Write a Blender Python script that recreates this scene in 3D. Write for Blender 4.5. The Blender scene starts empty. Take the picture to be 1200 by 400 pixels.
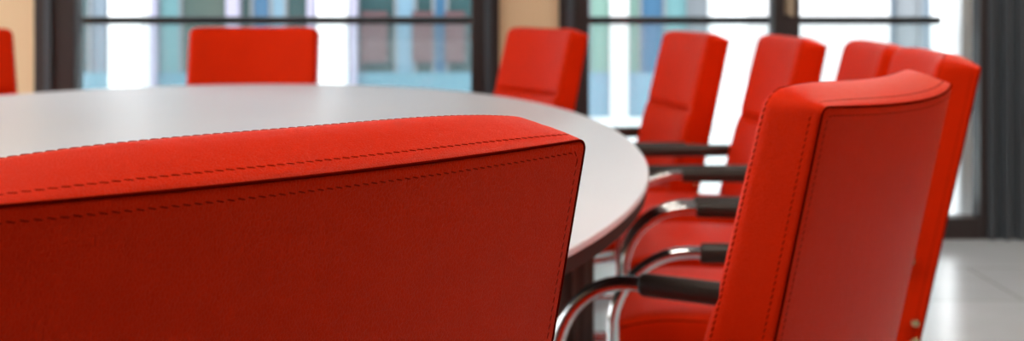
import bpy, bmesh, math, random
from mathutils import Vector, Matrix

random.seed(7)
S = bpy.context.scene
COL = S.collection
PI = math.pi

# ------------------------------------------------------------------ materials
def mat(name, color, rough=0.5, metal=0.0, spec=0.5, coat=0.0):
    m = bpy.data.materials.new(name)
    m.use_nodes = True
    b = m.node_tree.nodes['Principled BSDF']
    b.inputs['Base Color'].default_value = (*color, 1)
    b.inputs['Roughness'].default_value = rough
    b.inputs['Metallic'].default_value = metal
    b.inputs['Specular IOR Level'].default_value = spec
    b.inputs['Coat Weight'].default_value = coat
    return m

def nodes(m):
    return m.node_tree.nodes, m.node_tree.links, m.node_tree.nodes['Principled BSDF']

def leather(name, color, rough=0.44, bump=1.0, scale=420):
    m = mat(name, color, rough, spec=0.15)
    N, L, b = nodes(m)
    b.inputs['Specular Tint'].default_value = (1.0, 0.46, 0.25, 1)
    tc = N.new('ShaderNodeTexCoord')
    vo = N.new('ShaderNodeTexVoronoi'); vo.feature = 'DISTANCE_TO_EDGE'
    vo.inputs['Scale'].default_value = scale
    no = N.new('ShaderNodeTexNoise'); no.inputs['Scale'].default_value = 60; no.inputs['Detail'].default_value = 5
    mp = N.new('ShaderNodeMapping'); mp.inputs['Scale'].default_value = (1, 1, 0.55)
    L.new(tc.outputs['Object'], mp.inputs['Vector'])
    L.new(mp.outputs['Vector'], vo.inputs['Vector']); L.new(mp.outputs['Vector'], no.inputs['Vector'])
    mx = N.new('ShaderNodeMath'); mx.operation = 'MULTIPLY_ADD'
    cl = N.new('ShaderNodeMath'); cl.operation = 'MINIMUM'; cl.inputs[1].default_value = 0.12
    L.new(vo.outputs['Distance'], cl.inputs[0])
    L.new(no.outputs['Fac'], mx.inputs[0]); mx.inputs[1].default_value = 0.35
    L.new(cl.outputs[0], mx.inputs[2])
    bp = N.new('ShaderNodeBump'); bp.inputs['Strength'].default_value = bump; bp.inputs['Distance'].default_value = 0.003
    L.new(mx.outputs[0], bp.inputs['Height']); L.new(bp.outputs['Normal'], b.inputs['Normal'])
    # slight natural tone variation of the hide
    n2 = N.new('ShaderNodeTexNoise'); n2.inputs['Scale'].default_value = 7; n2.inputs['Detail'].default_value = 3
    L.new(tc.outputs['Object'], n2.inputs['Vector'])
    mc = N.new('ShaderNodeMix'); mc.data_type = 'RGBA'
    mc.inputs['A'].default_value = (color[0]*0.93, color[1]*0.85, color[2]*0.85, 1)
    mc.inputs['B'].default_value = (min(1, color[0]*1.07), color[1]*1.15, color[2]*1.15, 1)
    L.new(n2.outputs['Fac'], mc.inputs['Factor']); L.new(mc.outputs['Result'], b.inputs['Base Color'])
    return m

def glass(name, tint, refl=0.08, milk=0.0):
    m = bpy.data.materials.new(name); m.use_nodes = True
    N, L = m.node_tree.nodes, m.node_tree.links
    N.clear()
    out = N.new('ShaderNodeOutputMaterial')
    tr = N.new('ShaderNodeBsdfTransparent'); tr.inputs['Color'].default_value = (*tint, 1)
    gl = N.new('ShaderNodeBsdfGlossy'); gl.inputs['Roughness'].default_value = 0.03
    fr = N.new('ShaderNodeFresnel'); fr.inputs['IOR'].default_value = 1.3 + refl
    mx = N.new('ShaderNodeMixShader')
    L.new(fr.outputs[0], mx.inputs[0]); L.new(tr.outputs[0], mx.inputs[1]); L.new(gl.outputs[0], mx.inputs[2])
    last = mx
    if milk > 0:
        tl = N.new('ShaderNodeBsdfTranslucent'); tl.inputs['Color'].default_value = (0.85, 0.9, 0.92, 1)
        m2 = N.new('ShaderNodeMixShader'); m2.inputs[0].default_value = milk
        L.new(mx.outputs[0], m2.inputs[1]); L.new(tl.outputs[0], m2.inputs[2]); last = m2
    L.new(last.outputs[0], out.inputs['Surface'])
    return m

def noisy(m, c1, c2, scale, detail=4, rough=None, bump=0):
    N, L, b = nodes(m)
    tc = N.new('ShaderNodeTexCoord')
    n = N.new('ShaderNodeTexNoise'); n.inputs['Scale'].default_value = scale; n.inputs['Detail'].default_value = detail
    L.new(tc.outputs['Object'], n.inputs['Vector'])
    mc = N.new('ShaderNodeMix'); mc.data_type = 'RGBA'
    mc.inputs['A'].default_value = (*c1, 1); mc.inputs['B'].default_value = (*c2, 1)
    L.new(n.outputs['Fac'], mc.inputs['Factor']); L.new(mc.outputs['Result'], b.inputs['Base Color'])
    if rough:
        mr = N.new('ShaderNodeMapRange'); mr.inputs['To Min'].default_value = rough[0]; mr.inputs['To Max'].default_value = rough[1]
        L.new(n.outputs['Fac'], mr.inputs['Value']); L.new(mr.outputs['Result'], b.inputs['Roughness'])
    if bump:
        bp = N.new('ShaderNodeBump'); bp.inputs['Strength'].default_value = bump; bp.inputs['Distance'].default_value = 0.002
        L.new(n.outputs['Fac'], bp.inputs['Height']); L.new(bp.outputs['Normal'], b.inputs['Normal'])
    return m

RED = (0.85, 0.024, 0.0004)
M = {}
M['leather'] = leather('red_leather', RED)
M['thread'] = mat('dark_red_thread', (0.30, 0.006, 0.001), 0.9, spec=0.0)
M['welt'] = mat('dark_red_welt', (0.14, 0.003, 0.0006), 0.9, spec=0.0)
M['chrome'] = mat('chrome', (0.78, 0.78, 0.80), 0.09, 1.0)
M['grip'] = noisy(mat('black_grip', (0.03, 0.024, 0.02), 0.38), (0.022, 0.018, 0.015), (0.04, 0.032, 0.027), 200)
M['brass'] = mat('warm_metal', (0.75, 0.55, 0.30), 0.2, 1.0)
M['tabletop'] = noisy(mat('pale_grey_table', (0.7, 0.7, 0.7), 0.4, spec=0.3), (0.67, 0.69, 0.76), (0.74, 0.76, 0.83), 3, rough=(0.34, 0.44))
M['table_edge'] = mat('dark_edge', (0.04, 0.03, 0.028), 0.65, spec=0.2)
M['steel'] = mat('brushed_steel', (0.45, 0.45, 0.46), 0.3, 1.0)
M['frame'] = noisy(mat('dark_bronze_frame', (0.03, 0.022, 0.022), 0.45), (0.027, 0.020, 0.020), (0.038, 0.026, 0.026), 30)
M['frame_blue'] = mat('dark_grey_steel_trim', (0.055, 0.068, 0.082), 0.4)
M['beige'] = noisy(mat('beige_plaster', (0.86, 0.62, 0.38), 0.8), (0.84, 0.605, 0.37), (0.88, 0.64, 0.40), 6, bump=0.1)
M['white_wall'] = noisy(mat('white_plaster', (0.75, 0.73, 0.70), 0.85), (0.73, 0.71, 0.68), (0.78, 0.76, 0.73), 5)
M['dark_wall'] = noisy(mat('warm_dark_wall', (0.14, 0.045, 0.02), 0.6), (0.12, 0.038, 0.017), (0.16, 0.052, 0.024), 4)
M['ceiling'] = noisy(mat('ceiling_plaster', (0.30, 0.29, 0.28), 0.9), (0.29, 0.28, 0.27), (0.31, 0.30, 0.29), 5)
M['glass'] = glass('window_glass', (0.95, 0.97, 0.97))
M['rail_glass'] = glass('milky_rail_glass', (0.90, 0.93, 0.93), milk=0.05)
M['rail'] = mat('grey_handrail', (0.07, 0.075, 0.08), 0.4, 0.6)
M['handle'] = mat('beige_handle', (0.42, 0.34, 0.24), 0.35, 0.5)

# polished stone floor with large slabs
fm = mat('grey_stone_floor', (0.3, 0.31, 0.32), 0.18)
N, L, b = nodes(fm)
tc = N.new('ShaderNodeTexCoord')
br = N.new('ShaderNodeTexBrick'); br.offset = 0.5
br.inputs['Scale'].default_value = 1.0
br.inputs['Brick Width'].default_value = 1.2; br.inputs['Row Height'].default_value = 0.6
br.inputs['Mortar Size'].default_value = 0.003
br.inputs['Color1'].default_value = (0.62, 0.68, 0.75, 1); br.inputs['Color2'].default_value = (0.70, 0.77, 0.84, 1)
br.inputs['Mortar'].default_value = (0.25, 0.25, 0.25, 1)
ns = N.new('ShaderNodeTexNoise'); ns.inputs['Scale'].default_value = 4; ns.inputs['Detail'].default_value = 6
mx = N.new('ShaderNodeMix'); mx.data_type = 'RGBA'; mx.blend_type = 'MULTIPLY'; mx.inputs['Factor'].default_value = 0.2
L.new(tc.outputs['Object'], br.inputs['Vector']); L.new(tc.outputs['Object'], ns.inputs['Vector'])
L.new(br.outputs['Color'], mx.inputs['A']); L.new(ns.outputs['Fac'], mx.inputs['B']); L.new(mx.outputs['Result'], b.inputs['Base Color'])
M['floor'] = fm

# ------------------------------------------------------------------ mesh helpers
class MB:
    def __init__(s):
        s.v = []; s.f = []
    def add(s, vs, fs):
        o = len(s.v); s.v += [tuple(v) for v in vs]; s.f += [tuple(i + o for i in f) for f in fs]
        return s
    def box(s, x0, x1, y0, y1, z0, z1):
        vs = [(x, y, z) for x in (x0, x1) for y in (y0, y1) for z in (z0, z1)]
        fs = [(0, 1, 3, 2), (4, 6, 7, 5), (0, 4, 5, 1), (2, 3, 7, 6), (0, 2, 6, 4), (1, 5, 7, 3)]
        return s.add(vs, fs)
    def tube(s, pts, r, n=14, cap=True, sy=1.0, closed=False):
        """round (or oval) tube along a polyline"""
        P = [Vector(p) for p in pts]
        rings = []
        up = None
        k = len(P)
        for i, p in enumerate(P):
            if closed:
                t = (P[(i + 1) % k] - P[i - 1]).normalized()
            else:
                t = (P[min(i + 1, k - 1)] - P[max(i - 1, 0)]).normalized()
            if up is None:
                up = Vector((0, 0, 1)) if abs(t.z) < 0.9 else Vector((1, 0, 0))
            a = t.cross(up)
            if a.length < 1e-6: a = t.cross(Vector((0, 1, 0)))
            a.normalize(); u = a.cross(t).normalized(); up = u
            rr = r[i] if isinstance(r, (list, tuple)) else r
            rings.append([p + a * (math.cos(2*PI*j/n) * rr) + u * (math.sin(2*PI*j/n) * rr * sy) for j in range(n)])
        o = len(s.v)
        for R in rings: s.v += [tuple(q) for q in R]
        m = k if closed else k - 1
        for i in range(m):
            i2 = (i + 1) % k
            for j in range(n):
                s.f.append((o+i*n+j, o+i*n+(j+1) % n, o+i2*n+(j+1) % n, o+i2*n+j))
        if cap and not closed:
            s.f.append(tuple(o + j for j in range(n))[::-1]); s.f.append(tuple(o + (k-1)*n + j for j in range(n)))
        return s
    def cyl(s, c, r, z0, z1, n=40, r2=None):
        r2 = r if r2 is None else r2
        vs = [(c[0]+r*math.cos(2*PI*j/n), c[1]+r*math.sin(2*PI*j/n), z0) for j in range(n)] + \
             [(c[0]+r2*math.cos(2*PI*j/n), c[1]+r2*math.sin(2*PI*j/n), z1) for j in range(n)]
        fs = [(j, (j+1) % n, n+(j+1) % n, n+j) for j in range(n)] + [tuple(range(n))[::-1], tuple(range(n, 2*n))]
        return s.add(vs, fs)
    def build(s, name, m, parent=None, smooth=False, bevel=0, fn=None):
        me = bpy.data.meshes.new(name)
        vs = [fn(Vector(v)) for v in s.v] if fn else s.v
        me.from_pydata([tuple(v) for v in vs], [], s.f)
        bm = bmesh.new(); bm.from_mesh(me)
        if smooth: bmesh.ops.remove_doubles(bm, verts=bm.verts, dist=1e-6)
        bmesh.ops.recalc_face_normals(bm, faces=bm.faces)
        bm.to_mesh(me); bm.free()
        if smooth:
            me.polygons.foreach_set('use_smooth', [True]*len(me.polygons))
        me.materials.append(m)
        o = bpy.data.objects.new(name, me); COL.objects.link(o)
        if smooth == 'auto':
            try: me.set_sharp_from_angle(angle=math.radians(40))
            except Exception: pass
        if bevel:
            md = o.modifiers.new('edge', 'BEVEL'); md.width = bevel; md.segments = 2; md.limit_method = 'ANGLE'
        if parent: o.parent = parent
        return o

def tag(o, label=None, cat=None, group=None, kind=None):
    if label: o['label'] = label
    if cat: o['category'] = cat
    if group: o['group'] = group
    if kind: o['kind'] = kind
    return o

def empty(name, loc=(0, 0, 0), rz=0):
    o = bpy.data.objects.new(name, None); COL.objects.link(o)
    o.location = loc; o.rotation_euler = (0, 0, rz); o.empty_display_size = 0.1
    return o

def copy_tree(o, parent=None):
    c = o.copy(); COL.objects.link(c); c.parent = parent
    for ch in list(o.children): copy_tree(ch, c)
    return c

def lin(a, b, n):
    return [a + (b - a) * i / (n - 1) for i in range(n)]

def soft_samples(h, r, nmid, nr=6):
    """sample positions from -h to h, dense within r of the ends"""
    e = [h - r + r * math.sin(PI/2*i/nr) for i in range(nr + 1)]
    return [-x for x in e[::-1]] + lin(-(h - r), h - r, nmid)[1:-1] + e

def pad(hx, hy, hz, rb, rf, rin_b, rin_f, nx, nz, ny=8, extra_z=()):
    """upholstered block: half sizes, rounding of the back (-y) and front (+y) edges, in-plane corner radius"""
    mb = MB()
    R = max(rin_b, rin_f)
    X = soft_samples(hx, R, nx); Z = sorted(set(soft_samples(hz, R, nz) + list(extra_z)))
    ry = max(rb, rf)
    Y = soft_samples(hy, min(ry, hy*0.9), ny, 5)
    def rm(p):
        x, y, z = p
        t = (y + hy) / (2*hy)
        rin = rin_b + (rin_f - rin_b) * max(0, min(1, (t - 0.3) / 0.4))
        rd = rf if y > 0 else rb
        cx = max(-(hx - rin), min(hx - rin, x)); cz = max(-(hz - rin), min(hz - rin, z)); cy = max(-(hy - rd), min(hy - rd, y))
        d = Vector(((x - cx)/rin, (y - cy)/rd, (z - cz)/rin))
        if d.length > 1e-9: d.normalize()
        return (cx + d.x*rin, cy + d.y*rd, cz + d.z*rin)
    def grid(A, B, f):
        na, nb = len(A), len(B)
        vs = [rm(f(a, b)) for a in A for b in B]
        fs = [(i*nb+j, (i+1)*nb+j, (i+1)*nb+j+1, i*nb+j+1) for i in range(na-1) for j in range(nb-1)]
        mb.add(vs, fs)
    for sgn in (-1, 1):
        grid(X, Z, lambda a, b: (a, sgn*hy, b))
        grid(X, Y, lambda a, b: (a, b, sgn*hz))
        grid(Y, Z, lambda a, b: (sgn*hx, a, b))
    return mb

def rrect(hx, hz, r, n=8, step=0.02):
    """closed rounded-rectangle outline in x-z, with points along the straights"""
    pts = []
    cs = [(hx-r, hz-r, 0), (-(hx-r), hz-r, 90), (-(hx-r), -(hz-r), 180), (hx-r, -(hz-r), 270)]
    for k, (cx, cz, a0) in enumerate(cs):
        arc = [(cx + r*math.cos(math.radians(a0 + 90*i/n)), cz + r*math.sin(math.radians(a0 + 90*i/n))) for i in range(n+1)]
        pts += arc
        nx_ = cs[(k+1) % 4]
        e = (nx_[0] + r*math.cos(math.radians(nx_[2])), nx_[1] + r*math.sin(math.radians(nx_[2])))
        a = arc[-1]
        dist = math.hypot(e[0]-a[0], e[1]-a[1]); q = int(dist/step)
        pts += [(a[0]+(e[0]-a[0])*i/q, a[1]+(e[1]-a[1])*i/q) for i in range(1, q)]
    return pts

def dashes(path3, pitch, length, r, normal_of):
    """little stitches along a closed 3-D polyline"""
    mb = MB()
    acc = 0.0; nxt = 0.0
    k = len(path3)
    for i in range(k):
        a = Vector(path3[i]); b_ = Vector(path3[(i+1) % k]); seg = (b_ - a).length
        if seg < 1e-9: continue
        t = (b_ - a) / seg
        while nxt < acc + seg:
            c = a + t * (nxt - acc)
            nrm = normal_of(c); side = t.cross(nrm).normalized()
            t2 = (t + side*0.22).normalized()
            vs = []
            for e, w in ((-0.5, 0.45), (-0.3, 1.0), (0.3, 1.0), (0.5, 0.45)):
                p = c + t2*(e*length)
                vs += [p + side*(r*w), p + nrm*(r*0.8*w), p - side*(r*w), p - nrm*(r*w)]
            fs = [(q*4+j, q*4+(j+1) % 4, q*4+4+(j+1) % 4, q*4+4+j) for q in range(3) for j in range(4)] + [(3, 2, 1, 0), (12, 13, 14, 15)]
            mb.add(vs, fs)
            nxt += pitch
        acc += seg
    return mb

# ------------------------------------------------------------------ the chair
CW = 0.260            # half width of the backrest
BH = 0.27             # half height along the lean
BT = 0.039            # half thickness
CROWN = 5.0
LEAN = math.radians(13)
BULGE = 0.028          # concave plan; the closest chair's back is flatter
PIV = (-0.2285, 0.4135)

def bend(p):
    """backrest space (x across, y depth, z along the lean, centre at 0) to chair space"""
    x, y, z = p
    u = (x / CW)
    v = z + BH                                   # height above the lower edge
    k = 1 + 0.22 * max(0.0, 1 - v/(2*BH))        # a little thicker at the lumbar
    y = y * k - BULGE * (1 - u*u)
    yy = y * math.cos(LEAN) - v * math.sin(LEAN)
    zz = y * math.sin(LEAN) + v * math.cos(LEAN)
    return Vector((x, PIV[0] + yy, PIV[1] + zz))

SEAM = BH - 0.245     # height of the cross seam on the front panel
def front_puff(p):
    x, y, z = p
    if y > 0:
        w = max(0.0, min(1.0, (y/BT - 0.2)/0.8))
        ex = max(0.0, 1 - (abs(x)/CW)**6); ez = max(0.0, 1 - (abs(z)/BH)**8)
        d = 0.006*ex*ez - 0.013*math.exp(-((z - SEAM)/0.010)**2)*ex
        if z < SEAM: d += 0.010*ex*(1 - math.exp(-((SEAM - z)/0.03)**2))
        y = y + d*w
    # padded crown: the top border swells from the rear welt to the front edge
    wz = max(0.0, min(1.0, (z - (BH - 0.05))/0.05)); wz = wz*wz*(3 - 2*wz)
    wy = max(0.0, min(1.0, (y + BT)/(1.3*BT))); wy = math.sin(PI/2*wy)
    z += 0.013*wz*wy*(1 - abs(x/CW)**CROWN)
    return (x, y, z)

shape = lambda v: bend(front_puff(v))
def make_chair(bulge, crown):
    global BULGE, CROWN
    BULGE = bulge; CROWN = crown
    root = empty('conference_armchair')
    # backrest
    ez = [SEAM + d for d in (-0.03, -0.02, -0.014, -0.01, -0.006, -0.003, 0, 0.003, 0.006, 0.01, 0.014, 0.02, 0.03)]
    mb = pad(CW, BT, BH, 0.0025, 0.020, 0.011, 0.024, 30, 30, 8, ez)
    back = mb.build('backrest', M['leather'], root, smooth=True, fn=shape)
    # dark welt where the rear panel meets the border
    op = rrect(CW - 0.0010, BH - 0.0010, 0.010)
    w = MB().tube([(x, -BT + 0.0010, z) for x, z in op], 0.0010, 8, closed=True)
    w.build('piping', M['welt'], back, smooth=True, fn=shape)
    # stitching: rear panel, border beside the welt, border beside the front panel
    ip = rrect(CW - 0.0105, BH - 0.0105, 0.008, step=0.004)
    dashes([(x, -BT + 0.0004, z) for x, z in ip], 0.0078, 0.0065, 0.00092, lambda c: Vector((0, -1, 0))).build('stitching', M['thread'], back, fn=shape)
    for yy, rr in ((-BT + 0.013, 0.014), (BT - 0.011, 0.022)):
        ins = 0.0003 if yy < 0 else 0.0024
        bp = rrect(CW - ins, BH - ins, rr, step=0.004)
        def nb(c):
            if abs(c.x) > CW - rr*0.6 and abs(c.z) < BH - rr*0.3: return Vector((math.copysign(1, c.x), 0, 0))
            return Vector((0, 0, math.copysign(1, c.z)))
        dashes([(x, yy, z) for x, z in bp], 0.0078, 0.0065, 0.00092, nb).build('stitching', M['thread'], back, fn=shape)
    # cross seam on the front
    cs = MB().tube([(x, BT - 0.0065 + 0.0035*(1-(x/CW)**6) - 0.0, SEAM) for x in lin(-CW + 0.02, CW - 0.02, 25)], 0.0012, 6)
    cs.build('cross_seam', M['welt'], back, smooth=True, fn=bend)
    # seat
    sm = pad(0.238, 0.25, 0.05, 0.03, 0.045, 0.022, 0.030, 20, 8, 14)
    def seatfn(v):
        x, y, z = v
        t = (y + 0.25)/0.5
        if z > 0: z += 0.010*(1 - (x/0.238)**4)*math.sin(PI*max(0, min(1, t)))
        z -= 0.030*(max(0, t - 0.72)/0.28)**2          # waterfall front
        return Vector((x, y + 0.025, z + 0.415 + 0.015*t))
    seat = sm.build('seat', M['leather'], root, smooth=True, fn=seatfn)
    sp = rrect(0.232, 0.243, 0.025, step=0.02)
    MB().tube([(x, y, 0.0495) for x, y in sp], 0.0018, 6, closed=True).build('piping', M['welt'], seat, smooth=True,
        fn=lambda v: seatfn(Vector((v.x, v.y, min(v.z, 0.0499)))) + Vector((0, 0, -0.012)))
    # cantilever tube frame
    ax, az = 0.268, 0.594
    def arc(cy, cz, r, a0, a1, x, n=8):
        return [(x, cy + r*math.cos(math.radians(a0+(a1-a0)*i/n)), cz + r*math.sin(math.radians(a0+(a1-a0)*i/n))) for i in range(n+1)]
    def side(sx):
        x = sx*ax
        p = [(x, -0.264, az), (x, -0.25, az), (x, -0.1, az), (x, 0.10, az)]
        p += arc(0.117, az - 0.143, 0.143, 88, 8, x, 10)
        p += [(x, 0.257, 0.36), (x, 0.259, 0.20), (x, 0.260, 0.09)]
        p += arc(0.190, 0.085, 0.07, -5, -90, x, 8)
        p += [(x, 0.0, 0.015), (x, -0.15, 0.015), (x, -0.22, 0.015)]
        return p
    rear = []
    for i in range(7):
        a = PI/2*i/6
        rear.append((ax - 0.06 + 0.06*math.cos(a), -0.24 - 0.06*math.sin(a), 0.015))
    pr = side(1) + rear
    pl = [(-x, y, z) for x, y, z in pr]
    path = pr + [(0.1, -0.30, 0.015), (-0.1, -0.30, 0.015)] + pl[::-1]
    MB().tube(path, 0.0125, 14).build('tube_frame', M['chrome'], root, smooth='auto')
    for sx in (-1, 1):
        x = sx*ax
        g = MB().tube([(x, y, az) for y in (-0.240, -0.238, -0.234, -0.1, 0.096, 0.100, 0.102)], [0.0130, 0.0145, 0.0155, 0.0158, 0.0155, 0.0145, 0.0130], 18, sy=1.2)
        g.build('armrest_grip', M['grip'], root, smooth='auto')
        MB().tube([(x, -0.272, az), (x, -0.270, az), (x, -0.258, az), (x, -0.252, az)], [0.008, 0.0145, 0.0155, 0.0135], 14).build('end_cap', M['brass'], root, smooth='auto')
        # bracket from the arm to the backrest side
        MB().tube([(x, -0.256, az), (x*0.93, -0.262, az + 0.003)], 0.008, 10).build('bracket', M['chrome'], root, smooth='auto')
        # bolts holding the backrest to the frame
        for zb in (0.478, 0.445):
            MB().tube([(sx*0.250, -0.272, zb), (sx*0.268, -0.274, zb), (sx*0.272, -0.274, zb)], [0.009, 0.009, 0.006], 14).build('bolt', M['brass'], root, smooth='auto')
    for y in (0.17, -0.16):
        MB().tube([(-ax, y if y < 0 else 0.257, 0.352), (-0.2, y, 0.352), (0.2, y, 0.352), (ax, y if y < 0 else 0.257, 0.352)] if y > 0 else
                  [(-0.243, y, 0.368), (0.243, y, 0.368)], 0.010, 12).build('seat_rail', M['chrome'], root, smooth='auto')
    return root

flat_back = make_chair(0.012, 3.2)
proto = make_chair(0.034, 6.0)
OFF = Vector((0, -0.393))           # local back-top seam, the point each chair is placed by
def place(o, ref, f):
    f = Vector(f).normalized()
    a = math.atan2(-f.x, f.y)
    off = Vector((OFF.x*math.cos(a) - OFF.y*math.sin(a), OFF.x*math.sin(a) + OFF.y*math.cos(a)))
    o.location = (ref[0] - off.x, ref[1] - off.y, 0); o.rotation_euler = (0, 0, a)

CHAIRS = [
    ((-0.111, 0.923), (-0.733, 0.68), 'red leather armchair closest of all, its wide stitched back hiding the near table edge'),
    ((0.480, 1.686), (-0.844, 0.537), 'red leather armchair seen from behind and side, right of the closest chair'),
    ((0.862, 2.66), (-0.992, 0.12), 'red armchair mostly hidden by the side-on chair, edge against the dark right frame'),
    ((0.920, 3.28), (-0.997, 0.075), 'red armchair whose pinkish front shows just above the side-on chair, before the pale panes'),
    ((0.842, 3.93), (-0.999, -0.045), 'red armchair directly in front of the dark mullion of the right window'),
    ((0.650, 4.56), (-0.986, -0.165), 'red armchair standing before the teal and white panes of the right window'),
    ((0.170, 5.36), (-0.88, -0.47), 'red armchair in front of the beige pier between the two windows'),
    ((-1.047, 5.60), (0, -1), 'red armchair facing straight on at the far end of the table before the left window'),
    ((-2.19, 5.21), (0.6, -0.8), 'red armchair cut by the left picture edge, before the beige wall'),
]
for i, (ref, f, lab) in enumerate(CHAIRS):
    o = flat_back if i == 0 else proto if i == 1 else copy_tree(proto)
    place(o, ref, f)
    tag(o, lab, 'chair', 'red leather armchairs around the table')

# ------------------------------------------------------------------ the table
TC = (-0.88, 2.86); TA = 1.145; TBF = 2.33; TBN = 2.02; TZ = 0.74; TT = 0.035
def tab(a, inset=0.0):
    c, s = math.cos(a), math.sin(a)
    e = 2/2.1
    x = math.copysign(abs(c)**e, c); y = math.copysign(abs(s)**e, s)
    return (TC[0] + x*(TA - inset), TC[1] + y*((TBF if s > 0 else TBN) - inset))
NT = 160
troot = empty('conference_table', (TC[0], TC[1], 0))
def loop(z, inset): return [(*tab(2*PI*j/NT, inset), z) for j in range(NT)]
def lathe(loops, capt, capb):
    mb = MB(); vs = sum(loops, [])
    fs = [(i*NT+j, i*NT+(j+1) % NT, (i+1)*NT+(j+1) % NT, (i+1)*NT+j) for i in range(len(loops)-1) for j in range(NT)]
    if capb: fs.append(tuple(range(NT))[::-1])
    if capt: fs.append(tuple((len(loops)-1)*NT + j for j in range(NT)))
    return mb.add(vs, fs)
inv = lambda v: v - Vector((TC[0], TC[1], 0))
lathe([loop(TZ - 0.010, 0.0), loop(TZ - 0.003, 0.0), loop(TZ - 0.001, 0.001), loop(TZ, 0.003)], True, True).build('tabletop', M['tabletop'], troot, smooth='auto', fn=inv)
lathe([loop(TZ - TT, 0.010), loop(TZ - TT + 0.003, 0.004), loop(TZ - 0.0105, 0.003)], True, True).build('edge_band', M['table_edge'], troot, smooth='auto', fn=inv)
M['dark_wood'] = noisy(mat('dark_red_brown_wood', (0.07, 0.03, 0.022), 0.45), (0.055, 0.024, 0.018), (0.09, 0.038, 0.028), 12)
def fluted(c, r, z0, z1, ribs=18):
    n = ribs*6
    ring = [(c[0] + r*(1 - 0.10*abs(math.sin(ribs*PI*j/n)))*math.cos(2*PI*j/n), c[1] + r*(1 - 0.10*abs(math.sin(ribs*PI*j/n)))*math.sin(2*PI*j/n)) for j in range(n)]
    vs = [(x, y, z0) for x, y in ring] + [(x, y, z1) for x, y in ring]
    return MB().add(vs, [(j, (j+1) % n, n + (j+1) % n, n + j) for j in range(n)] + [tuple(range(n))[::-1], tuple(range(n, 2*n))])
for px_, py in ((0.96, 0.22), (-0.96, 0.22), (0.52, 1.45), (-0.52, 1.45), (0.42, -0.98), (-0.42, -0.98)):
    leg = fluted((px_, py), 0.105, 0.03, TZ - TT).build('leg', M['dark_wood'], troot, smooth='auto')
    MB().cyl((px_, py), 0.12, 0, 0.03, 40, 0.115).build('foot', M['steel'], leg, smooth='auto')
tag(troot, 'long oval pale grey conference table with dark edge, ringed by red armchairs', 'table')

# ------------------------------------------------------------------ room
WY = 6.08            # face of the window wall
XL, XR, YB, ZC = -4.6, 2.75, -3.2, 2.85
def struct(name, mb, m, label=None, **k):
    o = mb.build(name, m, **k); tag(o, label, None, None, 'structure'); return o
struct('floor', MB().box(XL - 0.2, XR + 0.2, YB - 0.2, WY + 0.22, -0.12, 0), M['floor'])
struct('ceiling', MB().box(XL - 0.2, XR + 0.2, YB - 0.2, WY + 0.22, ZC, ZC + 0.2), M['ceiling'])
struct('wall_right', MB().box(XR, XR + 0.2, YB, WY + 0.22, 0, ZC), M['dark_wall'])
struct('wall_rear', MB().box(XL, XR, YB - 0.2, YB, 0, ZC), M['dark_wall'])
WT = 0.22
wb = MB()
wb.box(XL, -2.12, WY, WY + WT, 0, ZC)            # left pier
wb.box(-0.057, 0.209, WY, WY + WT, 0, ZC)        # pier between the windows
wb.box(2.33, XR, WY, WY + WT, 0, ZC)
for x0, x1 in ((-2.12, -0.057), (0.209, 2.33)): wb.box(x0, x1, WY, WY + WT, 2.45, ZC)
struct('wall_back', wb, M['beige'])

def window(name, x0, x1, jl, jr, mull=None):
    w = empty(name, ((x0+x1)/2, WY, 0)); tag(w, None, None, None, 'structure')
    off = Vector(((x0+x1)/2, WY, 0)); fn = lambda v: v - off
    y0, y1 = WY - 0.03, WY + 0.09
    f = MB()
    f.box(x0, x0 + jl, y0, y1, 0, 2.45).box(x1 - jr, x1, y0, y1, 0, 2.45)
    f.box(x0 + jl, x1 - jr, y0, y1, 0, 0.095).box(x0 + jl, x1 - jr, y0, y1, 2.36, 2.45)
    f.build('window_frame', M['frame'], w, fn=fn, bevel=0.006)
    # raised sash profile inside the jambs
    s = MB()
    for a in (x0 + jl*0.38, x1 - jr*0.38):
        s.box(a - 0.016, a + 0.016, y0 - 0.022, y0, 0.0, 2.45)
    s.build('sash_profile', M['frame_blue'], w, fn=fn, bevel=0.004)
    spans = [(x0 + jl, x1 - jr)]
    if mull:
        MB().box(mull[0], mull[1], y0 - 0.015, y1, 0.095, 2.36).build('mullion', M['frame'], w, fn=fn, bevel=0.006)
        h = MB().box(mull[0] + 0.045, mull[0] + 0.085, y0 - 0.030, y0 - 0.015, 1.00, 1.16)
        h.tube([(mull[0] + 0.065, y0 - 0.03, 1.12), (mull[0] + 0.065, y0 - 0.065, 1.12), (mull[0] + 0.066, y0 - 0.072, 1.10), (mull[0] + 0.068, y0 - 0.072, 0.99)], 0.011, 12)
        h.build('handle', M['handle'], w, fn=fn, smooth='auto')
        spans = [(x0 + jl, mull[0]), (mull[1], x1 - jr)]
    for a, b_ in spans:
        MB().box(a, b_, WY + 0.03, WY + 0.036, 0.095, 2.36).build('pane', M['glass'], w, fn=fn)
    return w
window('window_1', -2.12, -0.057, 0.182, 0.125)
window('window_2', 0.209, 2.15, 0.133, 0.073, (1.159, 1.273))
# dark steel trim right of the windows, stepped in strips
t = MB().box(2.15, 2.33, WY - 0.03, WY + 0.12, 0, 2.45)
t.box(2.172, 2.20, WY - 0.06, WY - 0.03, 0, 2.45).box(2.235, 2.275, WY - 0.05, WY - 0.03, 0, 2.45).box(2.30, 2.33, WY - 0.07, WY - 0.03, 0, 2.45)
struct('trim_1', t, M['frame_blue'], bevel=0.004)

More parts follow.
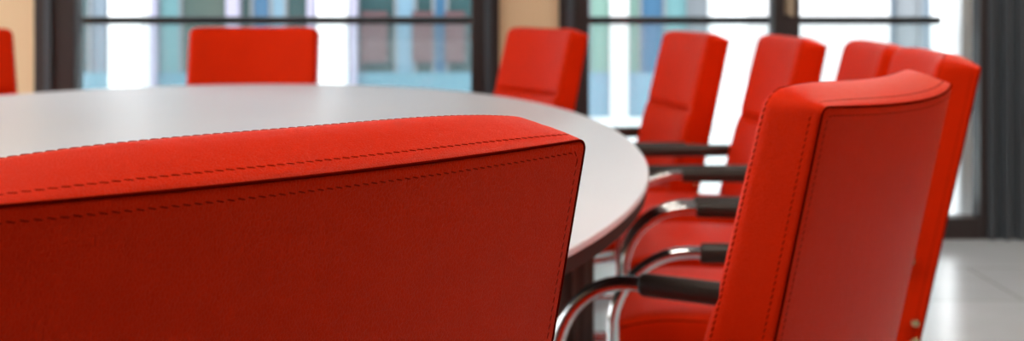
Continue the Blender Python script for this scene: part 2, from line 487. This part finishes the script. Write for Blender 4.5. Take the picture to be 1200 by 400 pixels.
# left wall: solid beside the near end of the table, glazed further on
GY = 1.6
lw = MB().box(XL - 0.2, XL, YB, GY, 0, ZC).box(XL - 0.2, XL, GY, WY, 0, 0.10).box(XL - 0.2, XL, GY, WY, 2.7, ZC)
nb = 3
ys = lin(GY, WY, nb + 1)
for i, y in enumerate(ys):
    lw.box(XL - 0.2, XL, max(GY, y - 0.08), min(WY, y + 0.08), 0.10, 2.7)
struct('wall_left', lw, M['beige'])
for i in range(nb):
    w = empty('window_%d' % (3 + i), (XL, (ys[i]+ys[i+1])/2, 0.10)); tag(w, None, None, None, 'structure')
    off = Vector((XL, (ys[i]+ys[i+1])/2, 0.10)); fn = lambda v: v - off
    a, b_ = max(ys[i] + 0.08, GY), min(ys[i+1] - 0.08, WY)
    MB().box(XL - 0.12, XL - 0.06, a, a + 0.05, 0.10, 2.7).box(XL - 0.12, XL - 0.06, b_ - 0.05, b_, 0.10, 2.7).box(XL - 0.12, XL - 0.06, a, b_, 0.10, 0.16).box(XL - 0.12, XL - 0.06, a, b_, 2.64, 2.7).build('window_frame', M['frame'], w, fn=fn)
    MB().box(XL - 0.095, XL - 0.09, a, b_, 0.14, 2.66).build('pane', M['glass'], w, fn=fn)

# ------------------------------------------------------------------ outdoors
M['paving'] = noisy(mat('pale_paving', (0.75, 0.75, 0.74), 0.7), (0.70, 0.70, 0.69), (0.80, 0.80, 0.79), 2)
M['render_white'] = noisy(mat('white_render', (0.85, 0.85, 0.85), 0.7), (0.83, 0.83, 0.83), (0.87, 0.87, 0.87), 1)
M['soft_grey'] = mat('pale_grey_render', (0.22, 0.23, 0.25), 0.7)
M['panel_white'] = mat('off_white_panel', (0.62, 0.60, 0.60), 0.7)
M['lavender'] = mat('pale_lavender_metal', (0.34, 0.32, 0.42), 0.4)
def panel(nm, c, r=0.25): return mat(nm, c, r, spec=0.4)
P = {
    'teal_dark': panel('teal_dark_glazing', (0.027, 0.066, 0.072)),
    'grey_green': panel('grey_green_glazing', (0.060, 0.090, 0.081)),
    'blue': panel('blue_glazing', (0.042, 0.120, 0.216)),
    'sky': panel('light_blue_glazing', (0.156, 0.264, 0.348)),
    'mint': panel('mint_glazing', (0.180, 0.300, 0.258)),
    'teal': panel('teal_glazing', (0.120, 0.252, 0.270)),
    'cyan': panel('cyan_base', (0.10, 0.22, 0.28)),
    'grey': panel('grey_glazing', (0.180, 0.198, 0.216)),
    'brick': panel('dusty_red_panel', (0.10, 0.055, 0.06)),
    'bluegrey': panel('blue_grey_glazing', (0.132, 0.174, 0.216)),
}
struct('ground', MB().box(-16, 16, WY + 0.22, 30, -0.15, -0.02), M['paving'])
FY = 13.0
FS = 1600/FY
fx = lambda px: (px - 600)/FS
bld = empty('office_building', (0, FY, 0))
offb = Vector((0, FY, 0)); fnb = lambda v: v - offb
MB().box(-9, 9, FY + 0.05, FY + 2.0, -0.02, 7).build('wall', M['soft_grey'], bld, fn=fnb)
GL = [  # window strips: x0, x1 (across the facade), colour
    (60, 92, 'teal_dark'), (92, 107, 'teal_dark'), (107, 125, 'bluegrey'), (187, 213, 'teal'), (213, 268, 'grey_green'), (283, 296, 'teal_dark'),
    (296, 318, 'blue'), (318, 336, 'sky'), (336, 362, 'teal_dark'), (420, 464, 'teal_dark'), (464, 487, 'sky'), (487, 508, 'teal_dark'),
    (508, 524, 'blue'), (524, 600, 'teal_dark'), (600, 690, 'grey_green'), (690, 714, 'mint'), (735, 750, 'mint'), (750, 778, 'blue'), (778, 806, 'teal'), (806, 832, 'grey'),
    (1034, 1051, 'bluegrey'), (1051, 1077, 'grey'), (1077, 1093, 'bluegrey'),
]
for a, b_, c in GL:
    z0 = 0.40
    w = MB().box(fx(a), fx(b_) , FY - 0.02, FY + 0.05, z0, 3.2).build('window', P[c], bld, fn=fnb)
    m2 = MB().box(fx(a) - 0.015, fx(a) + 0.015, FY - 0.05, FY - 0.02, z0, 3.2)
    m2.box(fx(a), fx(b_), FY - 0.045, FY - 0.02, 2.2, 2.25)
    m2.build('muntin', P['grey'], w, fn=fnb)
MB().box(fx(60), fx(600), FY - 0.06, FY + 0.05, -0.02, 0.40).build('plinth', P['cyan'], bld, fn=fnb)
MB().box(fx(600), fx(832), FY - 0.06, FY + 0.05, -0.02, 0.40).build('plinth', P['sky'], bld, fn=fnb)
for a, b_ in ((425, 455), (484, 508), (522, 545)):
    MB().box(fx(a), fx(b_), FY - 0.10, FY - 0.05, 0.5, 0.98).build('spandrel_panel', P['brick'], bld, fn=fnb)
for a, b_ in ((180, 187), (268, 283), (362, 370), (412, 420), (714, 735)):
    MB().box(fx(a), fx(b_), FY - 0.14, FY + 0.05, -0.02, 3.4).build('fin', M['lavender'] if a != 714 else M['panel_white'], bld, fn=fnb)
MB().box(fx(832), fx(906), FY - 0.10, FY + 0.05, -0.02, 3.4).build('wall_panel', M['panel_white'], bld, fn=fnb)
MB().box(fx(1093), fx(1260), FY - 0.10, FY + 0.05, -0.02, 3.4).build('wall_panel', M['panel_white'], bld, fn=fnb)
MB().box(fx(905), fx(1036), FY - 0.20, FY + 0.05, -0.02, 3.4).build('wall_panel', M['panel_white'], bld, fn=fnb)
MB().box(-9, 9, FY - 0.30, FY + 0.05, 3.4, 3.8).build('floor_band', M['render_white'], bld, fn=fnb)
for k in range(12):
    xx = -8.6 + 1.5*k
    w = MB().box(xx, xx + 1.1, FY - 0.02, FY + 0.05, 4.3, 6.2).build('window', P['teal_dark'], bld, fn=fnb)
tag(bld, 'office building across the courtyard with teal glazing strips and pale fins', 'building')
CY = 12.0
cxx = lambda px: (px - 600)*CY/1600
for a, b_, lab in ((132, 171, 'thick white column outside the left window, at its left side'),
                   (373, 406, 'white column outside the left window, right of the straight-on chair'),
                   (832, 872, 'white column outside the right window, left of the mullion'),
                   (1093, 1116, 'slim white column outside, near the right end of the right window')):
    x = (cxx(a) + cxx(b_))/2; r = (cxx(b_) - cxx(a))/2
    c = MB().box(x - r, x + r, CY - r, CY + r, -0.02, 3.3)
    c.box(x - r*1.15, x + r*1.15, CY - r*1.15, CY + r*1.15, 3.3, 3.4)
    o = c.build('column', M['render_white'], bevel=0.02)
    tag(o, lab, 'column', 'white columns in the courtyard', 'thing')

# balustrades just outside the windows
for x0, x1, lab in ((-2.15, -0.03, 'glass balustrade with grey handrail outside the left window'),
                    (0.18, 2.02, 'glass balustrade with grey handrail outside the right window, ending at a pale post')):
    RY = WY + 0.36
    r = empty('balustrade', ((x0+x1)/2, RY, 0)); off = Vector(((x0+x1)/2, RY, 0)); fn = lambda v: v - off
    MB().box(x0, x1, RY - 0.025, RY + 0.025, 0.950, 0.986).build('handrail', M['rail'], r, fn=fn, bevel=0.006)
    MB().box(x0, x1, RY - 0.006, RY + 0.006, 0.12, 0.955).build('glass_panel', M['rail_glass'], r, fn=fn)
    k = MB()
    k.box(x0, x1, RY - 0.02, RY + 0.02, 0.07, 0.12)
    for x in (x0 + 0.03, x1 - 0.03): k.box(x - 0.015, x + 0.015, RY - 0.015, RY + 0.015, -0.02, 0.09)
    k.build('bottom_rail', M['rail'], r, fn=fn)
    tag(r, lab, 'balustrade', 'glass balustrades outside the windows')
o = MB().box(2.10, 2.24, WY + 0.30, WY + 0.44, -0.02, 2.6).build('post', M['render_white'], bevel=0.01)
tag(o, 'pale post outside at the right end of the right window', 'post', None, 'thing')

# ------------------------------------------------------------------ light
W = bpy.data.worlds.new('sky'); S.world = W; W.use_nodes = True
bg = W.node_tree.nodes['Background']
# bright overcast sky, a little brighter overhead
tcw = W.node_tree.nodes.new('ShaderNodeTexCoord'); sep = W.node_tree.nodes.new('ShaderNodeSeparateXYZ')
rmp = W.node_tree.nodes.new('ShaderNodeValToRGB')
rmp.color_ramp.elements[0].color = (0.98, 0.98, 1.0, 1); rmp.color_ramp.elements[1].color = (0.88, 0.93, 1.0, 1)
W.node_tree.links.new(tcw.outputs['Generated'], sep.inputs[0]); W.node_tree.links.new(sep.outputs['Z'], rmp.inputs[0])
W.node_tree.links.new(rmp.outputs[0], bg.inputs['Color']); bg.inputs['Strength'].default_value = 4.0
sd = bpy.data.lights.new('sun', 'SUN'); sd.energy = 0.8; sd.angle = math.radians(1.5); sd.color = (1, 0.97, 0.93)
so = bpy.data.objects.new('sun', sd); COL.objects.link(so)
so.rotation_euler = Vector((-0.12, 0.75, -0.65)).to_track_quat('-Z', 'Y').to_euler()

lum_mat = mat('lamp_diffuser', (0.9, 0.9, 0.88), 0.6)
b = lum_mat.node_tree.nodes['Principled BSDF']
b.inputs['Emission Color'].default_value = (1, 0.92, 0.79, 1); b.inputs['Emission Strength'].default_value = 20.0
for x, y in ((-2.9, 1.25), (-0.6, 1.25), (1.7, 1.25), (-3.5, 3.1), (2.0, 3.1), (-3.5, 4.9), (2.0, 4.9)):
    r = empty('ceiling_light', (x, y, ZC))
    MB().box(-0.62, 0.62, -0.17, 0.17, -0.05, 0).build('housing', M['steel'], r)
    MB().box(-0.60, 0.60, -0.15, 0.15, -0.056, -0.05).build('diffuser', lum_mat, r)
    tag(r, 'flat rectangular ceiling light above the conference table', 'ceiling light', 'ceiling lights')

# ------------------------------------------------------------------ camera
cd = bpy.data.cameras.new('camera'); co = bpy.data.objects.new('camera', cd); COL.objects.link(co)
co.location = (0, 0, 1.04); co.rotation_euler = (PI/2, 0, 0)
cd.sensor_width = 36; cd.lens = 1600/1200*36
cd.shift_y = -194/1200
cd.clip_start = 0.02
cd.dof.use_dof = True; cd.dof.focus_distance = 1.02; cd.dof.aperture_fstop = 7.5
S.camera = co

S.view_settings.view_transform = 'Standard'; S.view_settings.look = 'None'
S.view_settings.gamma = 1; S.view_settings.use_curve_mapping = False
S.view_settings.exposure = 0.22
try:
    S.cycles.use_denoising = True
    S.cycles.sample_clamp_indirect = 6
    S.cycles.max_bounces = 10
    S.cycles.transparent_max_bounces = 12
except Exception: pass
